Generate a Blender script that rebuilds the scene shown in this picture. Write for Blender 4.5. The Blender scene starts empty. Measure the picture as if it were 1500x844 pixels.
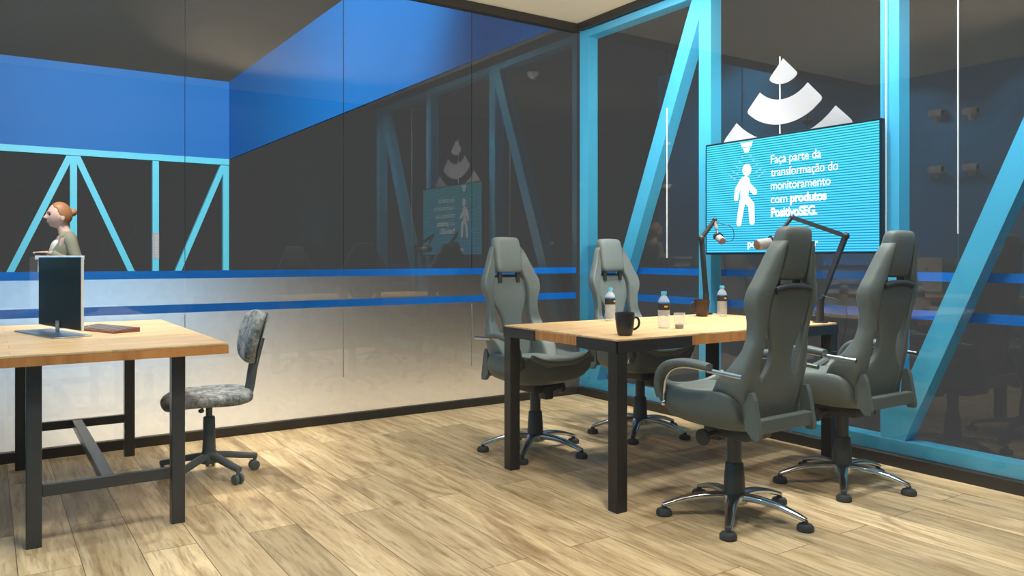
import bpy, bmesh, math, random
from mathutils import Vector, Matrix
random.seed(7)
R = math.radians
sc = bpy.context.scene
COL = sc.collection
sc.view_settings.view_transform = 'Standard'
try: sc.view_settings.look = 'None'
except Exception: pass
sc.view_settings.exposure = 0.0
sc.view_settings.gamma = 1.0
sc.view_settings.use_curve_mapping = False
sc.cycles.max_bounces = 10
sc.cycles.diffuse_bounces = 4
sc.cycles.glossy_bounces = 6
sc.cycles.transmission_bounces = 8
sc.cycles.transparent_max_bounces = 24
sc.cycles.sample_clamp_indirect = 6.0
sc.cycles.use_denoising = True

# ------------------------------------------------------------------ colours and materials
def lin(c):
    c /= 255.0
    return c/12.92 if c <= .04045 else ((c+.055)/1.055)**2.4
def rgb(r, g, b, a=1.0): return (lin(r), lin(g), lin(b), a)

def newmat(name):
    m = bpy.data.materials.new(name); m.use_nodes = True
    nt = m.node_tree
    for n in list(nt.nodes): nt.nodes.remove(n)
    out = nt.nodes.new('ShaderNodeOutputMaterial')
    return m, nt, out
def N(nt, t, **kw):
    n = nt.nodes.new(t)
    for k, v in kw.items():
        if hasattr(n, k): setattr(n, k, v)
        else: n.inputs[k].default_value = v
    return n
def pbr(name, col, rough=.5, metal=0., spec=.5, noise=0., nscale=20., bump=0., coat=0., trans=0., ior=1.45, alpha=1.):
    m, nt, out = newmat(name)
    p = nt.nodes.new('ShaderNodeBsdfPrincipled')
    p.inputs['Base Color'].default_value = col
    p.inputs['Roughness'].default_value = rough
    p.inputs['Metallic'].default_value = metal
    p.inputs['Specular IOR Level'].default_value = spec
    p.inputs['Coat Weight'].default_value = coat
    p.inputs['Transmission Weight'].default_value = trans
    p.inputs['IOR'].default_value = ior
    nt.links.new(p.outputs[0], out.inputs[0])
    if noise or bump:
        tc = nt.nodes.new('ShaderNodeTexCoord')
        nz = N(nt, 'ShaderNodeTexNoise', Scale=nscale, Detail=6.0, Roughness=.6)
        nt.links.new(tc.outputs['Object'], nz.inputs['Vector'])
        if noise:
            mx = N(nt, 'ShaderNodeMix', data_type='RGBA')
            mx.inputs[6].default_value = tuple(c*(1-noise) for c in col[:3])+(1,)
            mx.inputs[7].default_value = tuple(min(1, c*(1+noise)) for c in col[:3])+(1,)
            nt.links.new(nz.outputs['Fac'], mx.inputs[0]); nt.links.new(mx.outputs[2], p.inputs['Base Color'])
        if bump:
            b = N(nt, 'ShaderNodeBump', Strength=bump, Distance=.002)
            nt.links.new(nz.outputs['Fac'], b.inputs['Height']); nt.links.new(b.outputs[0], p.inputs['Normal'])
    return m
def emis(name, col, s):
    m, nt, out = newmat(name)
    e = N(nt, 'ShaderNodeEmission'); e.inputs[0].default_value = col; e.inputs[1].default_value = s
    nt.links.new(e.outputs[0], out.inputs[0]); return m

def glass_mat(name, f0, tint=(.97, .98, .98, 1), milky=0.):
    """thin architectural glass: clear straight through, mirror by grazing angle"""
    m, nt, out = newmat(name)
    lw = N(nt, 'ShaderNodeLayerWeight'); lw.inputs['Blend'].default_value = .5
    pw = N(nt, 'ShaderNodeMath', operation='POWER'); pw.inputs[1].default_value = 5.0
    ma = N(nt, 'ShaderNodeMath', operation='MULTIPLY_ADD'); ma.inputs[1].default_value = 1-f0; ma.inputs[2].default_value = f0
    nt.links.new(lw.outputs['Facing'], pw.inputs[0]); nt.links.new(pw.outputs[0], ma.inputs[0])
    t = nt.nodes.new('ShaderNodeBsdfTransparent'); t.inputs[0].default_value = tint
    g = nt.nodes.new('ShaderNodeBsdfGlossy'); g.inputs['Roughness'].default_value = 0.0; g.inputs[0].default_value = (1, 1, 1, 1)
    mx = nt.nodes.new('ShaderNodeMixShader')
    # both faces of the pane counted together where the ray enters it; the way out is clear
    ge = nt.nodes.new('ShaderNodeNewGeometry')
    inv = N(nt, 'ShaderNodeMath', operation='SUBTRACT'); inv.inputs[0].default_value = 1.0; nt.links.new(ge.outputs['Backfacing'], inv.inputs[1])
    tw = N(nt, 'ShaderNodeMath', operation='MULTIPLY'); nt.links.new(ma.outputs[0], tw.inputs[0]); nt.links.new(inv.outputs[0], tw.inputs[1])
    db = N(nt, 'ShaderNodeMath', operation='MULTIPLY'); db.inputs[1].default_value = 1.8; db.use_clamp = True; nt.links.new(tw.outputs[0], db.inputs[0])
    nt.links.new(db.outputs[0], mx.inputs[0]); nt.links.new(t.outputs[0], mx.inputs[1]); nt.links.new(g.outputs[0], mx.inputs[2])
    last = mx
    if milky:      # ribbed plastic and thick glass scatter a little light
        d = nt.nodes.new('ShaderNodeBsdfDiffuse'); d.inputs[0].default_value = (.95, .93, .90, 1)
        t2 = nt.nodes.new('ShaderNodeBsdfTranslucent'); t2.inputs[0].default_value = (.95, .93, .90, 1)
        a = nt.nodes.new('ShaderNodeAddShader'); nt.links.new(d.outputs[0], a.inputs[0]); nt.links.new(t2.outputs[0], a.inputs[1])
        last = nt.nodes.new('ShaderNodeMixShader'); last.inputs[0].default_value = milky
        nt.links.new(mx.outputs[0], last.inputs[1]); nt.links.new(a.outputs[0], last.inputs[2])
    nt.links.new(last.outputs[0], out.inputs[0]); return m

def film_mat():
    m, nt, out = newmat('frosted_film')
    d = nt.nodes.new('ShaderNodeBsdfDiffuse'); d.inputs[0].default_value = (.04, .039, .038, 1)
    t = nt.nodes.new('ShaderNodeBsdfTranslucent'); t.inputs[0].default_value = (.85, .83, .80, 1)
    tc = nt.nodes.new('ShaderNodeTexCoord')
    nz = N(nt, 'ShaderNodeTexNoise', Scale=40., Detail=5.); nt.links.new(tc.outputs['Object'], nz.inputs['Vector'])
    cr = N(nt, 'ShaderNodeMapRange'); cr.inputs['To Min'].default_value = .46; cr.inputs['To Max'].default_value = .56
    nt.links.new(nz.outputs['Fac'], cr.inputs['Value'])
    mx = nt.nodes.new('ShaderNodeMixShader')
    nt.links.new(cr.outputs[0], mx.inputs[0])
    nt.links.new(d.outputs[0], mx.inputs[1]); nt.links.new(t.outputs[0], mx.inputs[2])
    nt.links.new(mx.outputs[0], out.inputs[0]); return m

def wood_mat(name, c_lo, c_hi, c_dark, axis='x', plank=(.9, .11), rough=.42, vary=.35, seam=.0015, grain=1.0, knots=True):
    """planks running along AXIS, each with its own tone and grain"""
    m, nt, out = newmat(name)
    L = nt.links.new
    p = nt.nodes.new('ShaderNodeBsdfPrincipled'); p.inputs['Roughness'].default_value = rough; p.inputs['Specular IOR Level'].default_value = .35
    tc = nt.nodes.new('ShaderNodeTexCoord')
    sx = nt.nodes.new('ShaderNodeSeparateXYZ'); L(tc.outputs['Object'], sx.inputs[0])
    cb = nt.nodes.new('ShaderNodeCombineXYZ')
    if axis == 'y': L(sx.outputs[1], cb.inputs[0]); L(sx.outputs[0], cb.inputs[1])
    else: L(sx.outputs[0], cb.inputs[0]); L(sx.outputs[1], cb.inputs[1])
    br = N(nt, 'ShaderNodeTexBrick'); br.offset = .37; br.offset_frequency = 2; br.squash = 1.0
    br.inputs['Color1'].default_value = (0, 0, 0, 1); br.inputs['Color2'].default_value = (1, 1, 1, 1); br.inputs['Mortar'].default_value = (.5, .5, .5, 1)
    br.inputs['Scale'].default_value = 1.0; br.inputs['Mortar Size'].default_value = seam
    br.inputs['Brick Width'].default_value = plank[0]; br.inputs['Row Height'].default_value = plank[1]
    br.inputs['Bias'].default_value = 0.0; br.inputs['Mortar Smooth'].default_value = .2
    L(cb.outputs[0], br.inputs['Vector'])
    sep = nt.nodes.new('ShaderNodeSeparateColor'); L(br.outputs['Color'], sep.inputs[0])
    rnd = sep.outputs[0]
    off = N(nt, 'ShaderNodeMath', operation='MULTIPLY'); off.inputs[1].default_value = 37.0; L(rnd, off.inputs[0])
    # grain coordinates: stretched along the plank, shifted per plank
    mp = nt.nodes.new('ShaderNodeVectorMath'); mp.operation = 'MULTIPLY'; mp.inputs[1].default_value = (1.6*grain, 16*grain, 6)
    L(cb.outputs[0], mp.inputs[0])
    cz = nt.nodes.new('ShaderNodeCombineXYZ'); L(off.outputs[0], cz.inputs[0]); L(off.outputs[0], cz.inputs[2])
    ad = nt.nodes.new('ShaderNodeVectorMath'); ad.operation = 'ADD'; L(mp.outputs[0], ad.inputs[0]); L(cz.outputs[0], ad.inputs[1])
    n1 = N(nt, 'ShaderNodeTexNoise', Scale=1.0, Detail=8.0, Roughness=.62, Distortion=1.1); L(ad.outputs[0], n1.inputs['Vector'])
    mp2 = nt.nodes.new('ShaderNodeVectorMath'); mp2.operation = 'MULTIPLY'; mp2.inputs[1].default_value = (3.5, 4.2, 1); L(ad.outputs[0], mp2.inputs[0])
    n2 = N(nt, 'ShaderNodeTexNoise', Scale=1.0, Detail=4.0, Roughness=.7); L(mp2.outputs[0], n2.inputs['Vector'])
    r1 = N(nt, 'ShaderNodeValToRGB'); r1.color_ramp.elements[0].position = .34; r1.color_ramp.elements[1].position = .62
    r1.color_ramp.elements[0].color = c_lo; r1.color_ramp.elements[1].color = c_hi
    L(n1.outputs['Fac'], r1.inputs[0])
    r2 = N(nt, 'ShaderNodeMapRange'); r2.inputs['From Min'].default_value = .50; r2.inputs['From Max'].default_value = .72; r2.inputs['To Max'].default_value = .72
    L(n2.outputs['Fac'], r2.inputs['Value'])
    m1 = N(nt, 'ShaderNodeMix', data_type='RGBA'); L(r2.outputs[0], m1.inputs[0]); L(r1.outputs[0], m1.inputs[6]); m1.inputs[7].default_value = c_dark
    last = m1.outputs[2]
    if knots:
        mp3 = nt.nodes.new('ShaderNodeVectorMath'); mp3.operation = 'MULTIPLY'; mp3.inputs[1].default_value = (1.1, .42, .3); L(ad.outputs[0], mp3.inputs[0])
        n3 = N(nt, 'ShaderNodeTexNoise', Scale=1.0, Detail=3.0, Roughness=.5, Distortion=2.2); L(mp3.outputs[0], n3.inputs['Vector'])
        r3 = N(nt, 'ShaderNodeMapRange'); r3.inputs['From Min'].default_value = .55; r3.inputs['From Max'].default_value = .72; r3.inputs['To Max'].default_value = .6
        L(n3.outputs['Fac'], r3.inputs['Value'])
        m3 = N(nt, 'ShaderNodeMix', data_type='RGBA'); L(r3.outputs[0], m3.inputs[0]); L(last, m3.inputs[6]); m3.inputs[7].default_value = c_dark
        last = m3.outputs[2]
    # tone per plank
    tr = N(nt, 'ShaderNodeMapRange'); tr.inputs['To Min'].default_value = 1-vary; tr.inputs['To Max'].default_value = 1+vary*.45; L(rnd, tr.inputs['Value'])
    sv = nt.nodes.new('ShaderNodeVectorMath'); sv.operation = 'SCALE'; L(last, sv.inputs[0]); L(tr.outputs[0], sv.inputs['Scale'])
    # dark hairline between planks
    m2 = N(nt, 'ShaderNodeMix', data_type='RGBA'); L(br.outputs['Fac'], m2.inputs[0]); L(sv.outputs[0], m2.inputs[6]); m2.inputs[7].default_value = tuple(c*.55 for c in c_dark[:3])+(1,)
    L(m2.outputs[2], p.inputs['Base Color'])
    bp = N(nt, 'ShaderNodeBump', Strength=.12, Distance=.002); L(n2.outputs['Fac'], bp.inputs['Height']); L(bp.outputs[0], p.inputs['Normal'])
    L(p.outputs[0], out.inputs[0]); return m

def led_mat():
    m, nt, out = newmat('led_screen')
    L = nt.links.new
    tc = nt.nodes.new('ShaderNodeTexCoord'); sx = nt.nodes.new('ShaderNodeSeparateXYZ'); L(tc.outputs['Object'], sx.inputs[0])
    def stripes(sock, period, lo, hi):
        a = N(nt, 'ShaderNodeMath', operation='MULTIPLY'); a.inputs[1].default_value = 2*math.pi/period; L(sock, a.inputs[0])
        s = N(nt, 'ShaderNodeMath', operation='SINE'); L(a.outputs[0], s.inputs[0])
        r = N(nt, 'ShaderNodeMapRange'); r.inputs['From Min'].default_value = -.95; r.inputs['From Max'].default_value = .15
        r.inputs['To Min'].default_value = lo; r.inputs['To Max'].default_value = hi; L(s.outputs[0], r.inputs['Value'])
        return r.outputs[0]
    h = stripes(sx.outputs[2], .0146, 0., 1.)
    v = stripes(sx.outputs[1], .0105, .78, 1.)
    mu = N(nt, 'ShaderNodeMath', operation='MULTIPLY'); L(h, mu.inputs[0]); L(v, mu.inputs[1])
    mx = N(nt, 'ShaderNodeMix', data_type='RGBA'); L(mu.outputs[0], mx.inputs[0])
    mx.inputs[6].default_value = rgb(14, 128, 182); mx.inputs[7].default_value = rgb(92, 238, 252)
    # the picture on the screen: teal at the top, bluer towards the foot
    gr = N(nt, 'ShaderNodeMapRange'); gr.inputs['From Min'].default_value = 1.13; gr.inputs['From Max'].default_value = 1.83; L(sx.outputs[2], gr.inputs['Value'])
    m2 = N(nt, 'ShaderNodeMix', data_type='RGBA'); m2.blend_type = 'MULTIPLY'; m2.inputs[0].default_value = 1.0
    ramp = N(nt, 'ShaderNodeMix', data_type='RGBA'); L(gr.outputs[0], ramp.inputs[0]); ramp.inputs[6].default_value = (.80, .84, 1.06, 1); ramp.inputs[7].default_value = (1.0, 1.0, .93, 1)
    L(mx.outputs[2], m2.inputs[6]); L(ramp.outputs[2], m2.inputs[7])
    e = nt.nodes.new('ShaderNodeEmission'); e.inputs[1].default_value = 1.32; L(m2.outputs[2], e.inputs[0]); L(e.outputs[0], out.inputs[0])
    return m

M = {}
M['glass'] = glass_mat('wall_glass', .040)
M['film'] = film_mat()
M['black_frame'] = pbr('black_frame', rgb(48, 45, 40), .45, noise=.15)
M['cream'] = pbr('cream_ceiling', rgb(236, 222, 196), .8, noise=.03, nscale=4)
M['floor'] = wood_mat('oak_floor', rgb(188, 162, 120), rgb(230, 206, 164), rgb(132, 102, 66), 'y', (1.32, .195), .42, .30, .0016, .8)
M['oak_top'] = wood_mat('oak_top', rgb(214, 172, 120), rgb(236, 202, 152), rgb(182, 130, 80), 'x', (1.1, .09), .38, .12, .0006, 1.0, False)
M['oak_desk'] = wood_mat('oak_desk', rgb(214, 174, 124), rgb(236, 204, 156), rgb(176, 126, 78), 'x', (.9, .12), .38, .12, .0006, 1.0, False)
M['oak_edge'] = wood_mat('oak_edge', rgb(190, 124, 66), rgb(212, 148, 86), rgb(140, 84, 42), 'x', (2.5, .4), .45, .1, .0004, 1.2, False)
M['leg_black'] = pbr('black_steel', rgb(40, 40, 40), .38, noise=.1)
M['leg_grey'] = pbr('dark_steel', rgb(58, 62, 64), .30, noise=.1)
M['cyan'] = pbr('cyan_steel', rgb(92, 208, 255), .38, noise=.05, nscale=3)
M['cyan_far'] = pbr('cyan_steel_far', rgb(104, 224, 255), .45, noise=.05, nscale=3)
M['blue_wall'] = pbr('blue_wall', rgb(40, 158, 218), .6, noise=.04, nscale=3)
M['fascia'] = pbr('blue_fascia', rgb(8, 114, 196), .6, noise=.04, nscale=1.5)
M['band'] = pbr('blue_band', rgb(4, 132, 240), .35)
M['white_vinyl'] = pbr('white_vinyl', rgb(186, 186, 190), .5, noise=.02, nscale=8)
M['joint_dark'] = pbr('dark_joint', rgb(40, 40, 40), .4)
M['joint_backlit'] = pbr('painted_backlit_joint', rgb(170, 168, 160), .4)
M['glint_white'] = pbr('painted_glint', rgb(245, 245, 245), .35)
M['chair'] = pbr('charcoal_leather', rgb(108, 118, 117), .46, noise=.10, nscale=26, bump=.12)
M['chair_shell'] = pbr('dark_shell', rgb(94, 104, 103), .46, noise=.08, nscale=20)
M['chair_dark'] = pbr('black_plastic', rgb(52, 54, 54), .42, noise=.1)
M['gas'] = pbr('gas_lift', rgb(66, 72, 75), .35, noise=.08)
M['chrome'] = pbr('chrome', rgb(205, 210, 214), .18, metal=1.0)
M['rubber'] = pbr('rubber', rgb(58, 62, 64), .55)
M['office_plastic'] = pbr('office_plastic', rgb(92, 102, 106), .42, noise=.08)
M['mug_black'] = pbr('black_ceramic', rgb(42, 42, 44), .28)
M['mug_brown'] = pbr('brown_ceramic', rgb(62, 40, 28), .4, noise=.2)
M['mic_grey'] = pbr('grey_foam', rgb(140, 138, 134), .7, noise=.1, nscale=200, bump=.4)
M['mic_dark'] = pbr('dark_metal', rgb(46, 46, 48), .35)
M['rust'] = pbr('bronze_ring', rgb(118, 92, 84), .5)
M['bezel'] = pbr('black_bezel', rgb(26, 34, 44), .3)
M['led'] = led_mat()
M['led_white'] = emis('led_white', (1, 1, 1, 1), 1.5)
M['led_pale'] = emis('led_pale', rgb(150, 240, 255), 1.0)
M['screen_off'] = pbr('dark_glossy_screen', rgb(58, 58, 55), .22, spec=.03)
M['mon_white'] = pbr('white_plastic', rgb(236, 236, 238), .35)
M['alu'] = pbr('brushed_aluminium', rgb(176, 178, 180), .3, metal=.9)
M['key_grey'] = pbr('key_grey', rgb(120, 112, 110), .5)
M['key_red'] = pbr('copper_edge', rgb(126, 84, 70), .4)
M['pet'] = glass_mat('clear_plastic', .07, (.93, .94, .95, 1), .16)
M['tumbler'] = glass_mat('clear_glass', .07, (.93, .93, .92, 1), .07)
M['cap_blue'] = pbr('blue_cap', rgb(86, 186, 222), .4)
M['label_dark'] = pbr('dark_label', rgb(46, 44, 42), .45)
M['label_blue'] = pbr('blue_label', rgb(60, 120, 170), .45)
M['label_gold'] = pbr('gold_mark', rgb(236, 178, 70), .4)
M['water'] = glass_mat('water', .03, (.90, .93, .95, 1))
M['tumbler_dark'] = pbr('dark_drink', rgb(66, 66, 76), .3)
M['skin'] = pbr('skin', rgb(226, 184, 162), .5, noise=.04, nscale=30)
M['hair'] = pbr('red_blond_hair', rgb(168, 114, 70), .5, noise=.25, nscale=60)
M['jacket'] = pbr('olive_jacket', rgb(146, 142, 118), .8, noise=.08, nscale=80)
M['blouse'] = pbr('cream_blouse', rgb(238, 230, 214), .7)
M['trouser'] = pbr('dark_trousers', rgb(52, 52, 54), .8)
M['lip'] = pbr('lip', rgb(186, 104, 96), .5)
M['eye'] = pbr('eye', rgb(50, 36, 30), .3)
M['hall_floor'] = pbr('hall_floor', rgb(88, 87, 84), .6, noise=.06, nscale=2)
M['cam_white'] = pbr('camera_white', rgb(226, 222, 214), .4)
M['cam_dark'] = pbr('camera_dark', rgb(30, 30, 32), .2)
M['shelf'] = pbr('teal_shelf', rgb(120, 180, 190), .5)

def fabric_mat():
    m, nt, out = newmat('mottled_fabric'); L = nt.links.new
    p = nt.nodes.new('ShaderNodeBsdfPrincipled'); p.inputs['Roughness'].default_value = .85
    tc = nt.nodes.new('ShaderNodeTexCoord')
    n1 = N(nt, 'ShaderNodeTexNoise', Scale=22., Detail=8., Roughness=.7); L(tc.outputs['Object'], n1.inputs['Vector'])
    n2 = N(nt, 'ShaderNodeTexNoise', Scale=110., Detail=3.); L(tc.outputs['Object'], n2.inputs['Vector'])
    ad = N(nt, 'ShaderNodeMath', operation='MULTIPLY_ADD'); ad.inputs[1].default_value = .35; L(n2.outputs['Fac'], ad.inputs[0]); L(n1.outputs['Fac'], ad.inputs[2])
    r = N(nt, 'ShaderNodeValToRGB'); r.color_ramp.elements[0].position = .56; r.color_ramp.elements[1].position = .80
    r.color_ramp.elements[0].color = rgb(88, 94, 96); r.color_ramp.elements[1].color = rgb(166, 170, 170)
    L(ad.outputs[0], r.inputs[0]); L(r.outputs[0], p.inputs['Base Color']); L(p.outputs[0], out.inputs[0]); return m
M['fabric'] = fabric_mat()

# ------------------------------------------------------------------ mesh helpers
class MB:
    def __init__(s): s.bm = bmesh.new()
    def box(s, lo, hi, bev=0., rot=None, pivot=None, seg=2):
        lo, hi = Vector(lo), Vector(hi); c = (lo+hi)/2; d = hi-lo
        r = bmesh.ops.create_cube(s.bm, size=1.0); vs = r['verts']
        for v in vs: v.co = Vector((v.co.x*d.x, v.co.y*d.y, v.co.z*d.z))+c
        if bev:
            es = list({e for v in vs for e in v.link_edges})
            b = bmesh.ops.bevel(s.bm, geom=es, offset=bev, segments=seg, affect='EDGES', profile=.5)
            vs = list({v for f in b['faces'] for v in f.verts} | {v for v in vs if v.is_valid})
        if rot is not None:
            pv = Vector(pivot) if pivot is not None else c
            for v in vs: v.co = rot @ (v.co-pv)+pv
        return vs
    def loft(s, rings, cap=True, closed=True):
        vr = [[s.bm.verts.new(p) for p in ring] for ring in rings]
        n = len(vr[0])
        for a, b in zip(vr, vr[1:]):
            for i in range(n if closed else n-1):
                j = (i+1) % n
                try: s.bm.faces.new((a[i], a[j], b[j], b[i]))
                except ValueError: pass
        if cap and closed:
            try: s.bm.faces.new(list(reversed(vr[0])))
            except ValueError: pass
            try: s.bm.faces.new(vr[-1])
            except ValueError: pass
        return vr
    def lathe(s, prof, n=24, c=(0, 0, 0), axis=None):
        """profile [(r, z)] turned about the z axis through c (or any AXIS)"""
        q = Matrix.Identity(3) if axis is None else Vector((0, 0, 1)).rotation_difference(Vector(axis)).to_matrix()
        c = Vector(c); rings = []
        for r, z in prof:
            r = max(r, 1e-5)
            rings.append([q @ Vector((r*math.cos(2*math.pi*i/n), r*math.sin(2*math.pi*i/n), z))+c for i in range(n)])
        s.loft(rings)
    def cyl(s, a, b, r, r2=None, n=16):
        a, b = Vector(a), Vector(b)
        s.lathe([(r, 0), (r if r2 is None else r2, (b-a).length)], n, a, b-a)
    def sweep(s, pts, sec, up=(0, 0, 1), scales=None, cap=True):
        """cross-section SEC [(u, v)] carried along the path PTS; u lies sideways, v along UP"""
        pts = [Vector(p) for p in pts]; up = Vector(up); rings = []
        for i, p in enumerate(pts):
            t = (pts[min(i+1, len(pts)-1)]-pts[max(i-1, 0)]).normalized()
            side = t.cross(up)
            if side.length < 1e-4: side = Vector((1, 0, 0))
            side.normalize(); w = side.cross(t).normalized()
            k = scales[i] if scales else 1.0
            ku, kv = k if isinstance(k, tuple) else (k, k)
            rings.append([p+side*(u*ku)+w*(v*kv) for u, v in sec])
        s.loft(rings, cap)
    def tube(s, pts, r, n=10, up=(0, 0, 1)):
        s.sweep(pts, [(r*math.cos(2*math.pi*i/n), r*math.sin(2*math.pi*i/n)) for i in range(n)], up)
    def prism(s, poly, f0, f1):
        """polygon (2-D points) extruded; F0/F1 map a 2-D point to its two 3-D places"""
        a = [s.bm.verts.new(f0(p)) for p in poly]; b = [s.bm.verts.new(f1(p)) for p in poly]
        n = len(poly)
        for i in range(n):
            j = (i+1) % n; s.bm.faces.new((a[i], a[j], b[j], b[i]))
        s.bm.faces.new(list(reversed(a))); s.bm.faces.new(b)
    def sphere(s, c, r, u=20, v=12, sc3=(1, 1, 1)):
        rr = bmesh.ops.create_uvsphere(s.bm, u_segments=u, v_segments=v, radius=r)
        for vv in rr['verts']: vv.co = Vector((vv.co.x*sc3[0], vv.co.y*sc3[1], vv.co.z*sc3[2]))+Vector(c)
        return rr['verts']
    def build(s, name, mat, parent=None, smooth=False, sub=0, angle=40):
        bmesh.ops.recalc_face_normals(s.bm, faces=s.bm.faces)
        me = bpy.data.meshes.new(name); s.bm.to_mesh(me); s.bm.free()
        for mm in (mat if isinstance(mat, (list, tuple)) else [mat]): me.materials.append(mm)
        if smooth:
            for p in me.polygons: p.use_smooth = True
            if not sub:
                try: me.set_sharp_from_angle(angle=R(angle))
                except Exception: pass
        o = bpy.data.objects.new(name, me); COL.objects.link(o)
        if parent: o.parent = parent
        if sub:
            md = o.modifiers.new('smooth', 'SUBSURF'); md.levels = sub; md.render_levels = sub
        return o

def superell(a, b, n=12, e=3.2, c=(0, 0)):
    out = []
    for i in range(n):
        t = 2*math.pi*(i+.5)/n; ct, st = math.cos(t), math.sin(t)
        out.append((c[0]+a*math.copysign(abs(ct)**(2/e), ct), c[1]+b*math.copysign(abs(st)**(2/e), st)))
    return out
def interp(tab, z):
    if z <= tab[0][0]: return tab[0][1]
    for (z0, v0), (z1, v1) in zip(tab, tab[1:]):
        if z <= z1:
            t = (z-z0)/(z1-z0); t = t*t*(3-2*t)*.5+t*.5
            return v0+(v1-v0)*t
    return tab[-1][1]
def catmull(pts, k=6):
    pts = [Vector(p) for p in pts]; out = []
    for i in range(len(pts)-1):
        p0, p1, p2, p3 = pts[max(i-1, 0)], pts[i], pts[i+1], pts[min(i+2, len(pts)-1)]
        for j in range(k):
            t = j/k
            out.append(.5*((2*p1)+(p2-p0)*t+(2*p0-5*p1+4*p2-p3)*t*t+(3*p1-p0-3*p2+p3)*t**3))
    out.append(pts[-1]); return out

def thing(name, label, cat, loc=(0, 0, 0), rz=0., group=None):
    o = bpy.data.objects.new(name, None); COL.objects.link(o); o.empty_display_size = .1
    o.location = loc; o.rotation_euler = (0, 0, rz)
    o['label'] = label; o['category'] = cat
    if group: o['group'] = group
    return o
def tag(o, label, cat, group=None):
    o['label'] = label; o['category'] = cat
    if group: o['group'] = group
    return o
def setting(name, label, cat, loc=(0, 0, 0)):
    o = thing(name, label, cat, loc); o['kind'] = 'structure'; return o
def structure(o, label, cat):
    o['label'] = label; o['category'] = cat; o['kind'] = 'structure'; return o
def dup(root, loc, rz, label, group=None):
    r = root.copy(); COL.objects.link(r); r.location = loc; r.rotation_euler = (0, 0, rz); r['label'] = label
    if group: r['group'] = group
    def kids(src, dst):
        for ch in [c for c in bpy.data.objects if c.parent == src]:
            c = ch.copy(); COL.objects.link(c); c.parent = dst; kids(ch, c)
    kids(root, r); return r

# ------------------------------------------------------------------ the place (corner at the origin, room at x<0, y<0)
XW, YB, ZC = -4.075, -4.03, 2.992          # blue wall, rear glass, ceiling height
b = MB(); b.box((XW, YB, -.05), (.0, .0, 0)); structure(b.build('floor', M['floor']), 'pale oak plank floor of the glass room', 'floor')
b = MB(); b.box((XW, YB-.05, ZC), (.10, .06, ZC+.06)); structure(b.build('ceiling', M['cream']), 'cream ceiling of the glass room', 'ceiling')
b = MB(); b.box((-9, .03, -.06), (.16, 11.4, -.002)); structure(b.build('ground', M['hall_floor']), 'grey hall floor beyond the left glass wall', 'floor')
b = MB(); b.box((.02, YB, -.06), (.4, .03, -.002)); structure(b.build('path', M['hall_floor']), 'grey plinth strip outside the right glass wall', 'floor')

# left glass wall on y=0
wl = setting('wall_left', 'left glass wall of four panes with frosted foot and two blue bands', 'wall')
xs = [XW, -3.0, -2.0, -1.0, -.01]
for x0, x1 in zip(xs, xs[1:]):
    b = MB(); b.box((x0+.0012, 0, .058), (x1-.0012, .010, 2.935)); b.build('glass_pane', M['glass'], wl)
b = MB(); b.box((XW, .012, .058), (-.012, .014, 1.0)); b.build('frosted_film', M['film'], wl)
for z0, z1 in ((.977, 1.024), (.772, .822)):
    b = MB(); b.box((XW, .0105, z0), (-.012, .0118, z1)); o = b.build('blue_band', M['band'], wl)
for x in xs[1:-1]:
    b = MB(); b.box((x-.0009, -.0008, 1.024), (x+.0009, .0095, 2.93)); b.build('joint_or_glint', M['joint_dark'], wl)
    b = MB(); b.box((x-.0022, -.0012, .30), (x+.0022, .0095, .76)); b.build('joint_or_glint', M['joint_backlit'], wl)  # pale lower stretch: glow of the backlight put into the joint colour
b = MB(); b.box((XW, -.022, 0), (-.0, .02, .058), .004); structure(b.build('baseboard_left', M['black_frame']), 'black baseboard under the left glass wall', 'baseboard')
b = MB(); b.box((XW, -.03, 2.925), (.0, .03, ZC-.001), .003); structure(b.build('trim_1', M['black_frame']), 'black frame along the top of the left glass wall', 'trim')

# right glass wall on x=0, truss and second skin behind it
wr = setting('wall_right', 'right glass wall of panes in front of the cyan truss', 'wall')
ys = [YB, -3.0, -1.95, -1.0, -.01]
for y0, y1 in zip(ys, ys[1:]):
    b = MB(); b.box((0, y0+.0004, .06), (.010, y1-.0004, 2.935)); b.build('glass_pane', M['glass'], wr)
for y, z0, z1 in ((-1.0, 1.10, 2.16), (-1.95, 1.15, 2.32), (-3.0, 1.22, 2.80), (-2.625, 1.20, 2.62)):  # painted reflections along the pane edges; the last is a column's highlight
    b = MB(); b.box((-.0010, y-.0017, z0), (.0095, y+.0017, z1)); b.build('joint_or_glint', M['glint_white'], wr)
for z0, z1 in ((.977, 1.024), (.772, .822)):
    b = MB(); b.box((.150, YB, z0), (.153, -.012, z1)); b.build('blue_band', M['band'], wr)
b = MB(); b.box((-.022, YB, 0), (.02, -.022, .062), .004); structure(b.build('baseboard_right', M['black_frame']), 'black baseboard under the right glass wall', 'baseboard')
b = MB(); b.box((-.03, YB, 2.935), (.02, -.03, ZC-.001), .003); structure(b.build('trim_2', M['black_frame']), 'black frame along the top of the right glass wall', 'trim')

# rear glass wall and the blue side wall
wb = setting('wall_rear', 'rear glass wall facing the left glass wall', 'wall')
xr = [XW, -1.45, -.01]
for x0, x1 in zip(xr, xr[1:]):
    b = MB(); b.box((x0+.003, YB-.010, .02), (x1-.003, YB, 2.95)); b.build('glass_pane', M['glass'], wb)
b = MB(); b.box((XW-.05, YB, -.05), (XW, 3.27, 3.72)); structure(b.build('wall_side', M['blue_wall']), 'tall blue display wall opposite the right glass wall', 'wall')
b = MB(); b.box((XW, YB, 0), (XW+.012, -.03, .07), .003); structure(b.build('baseboard_side', M['black_frame']), 'dark baseboard under the blue wall', 'baseboard')

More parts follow.
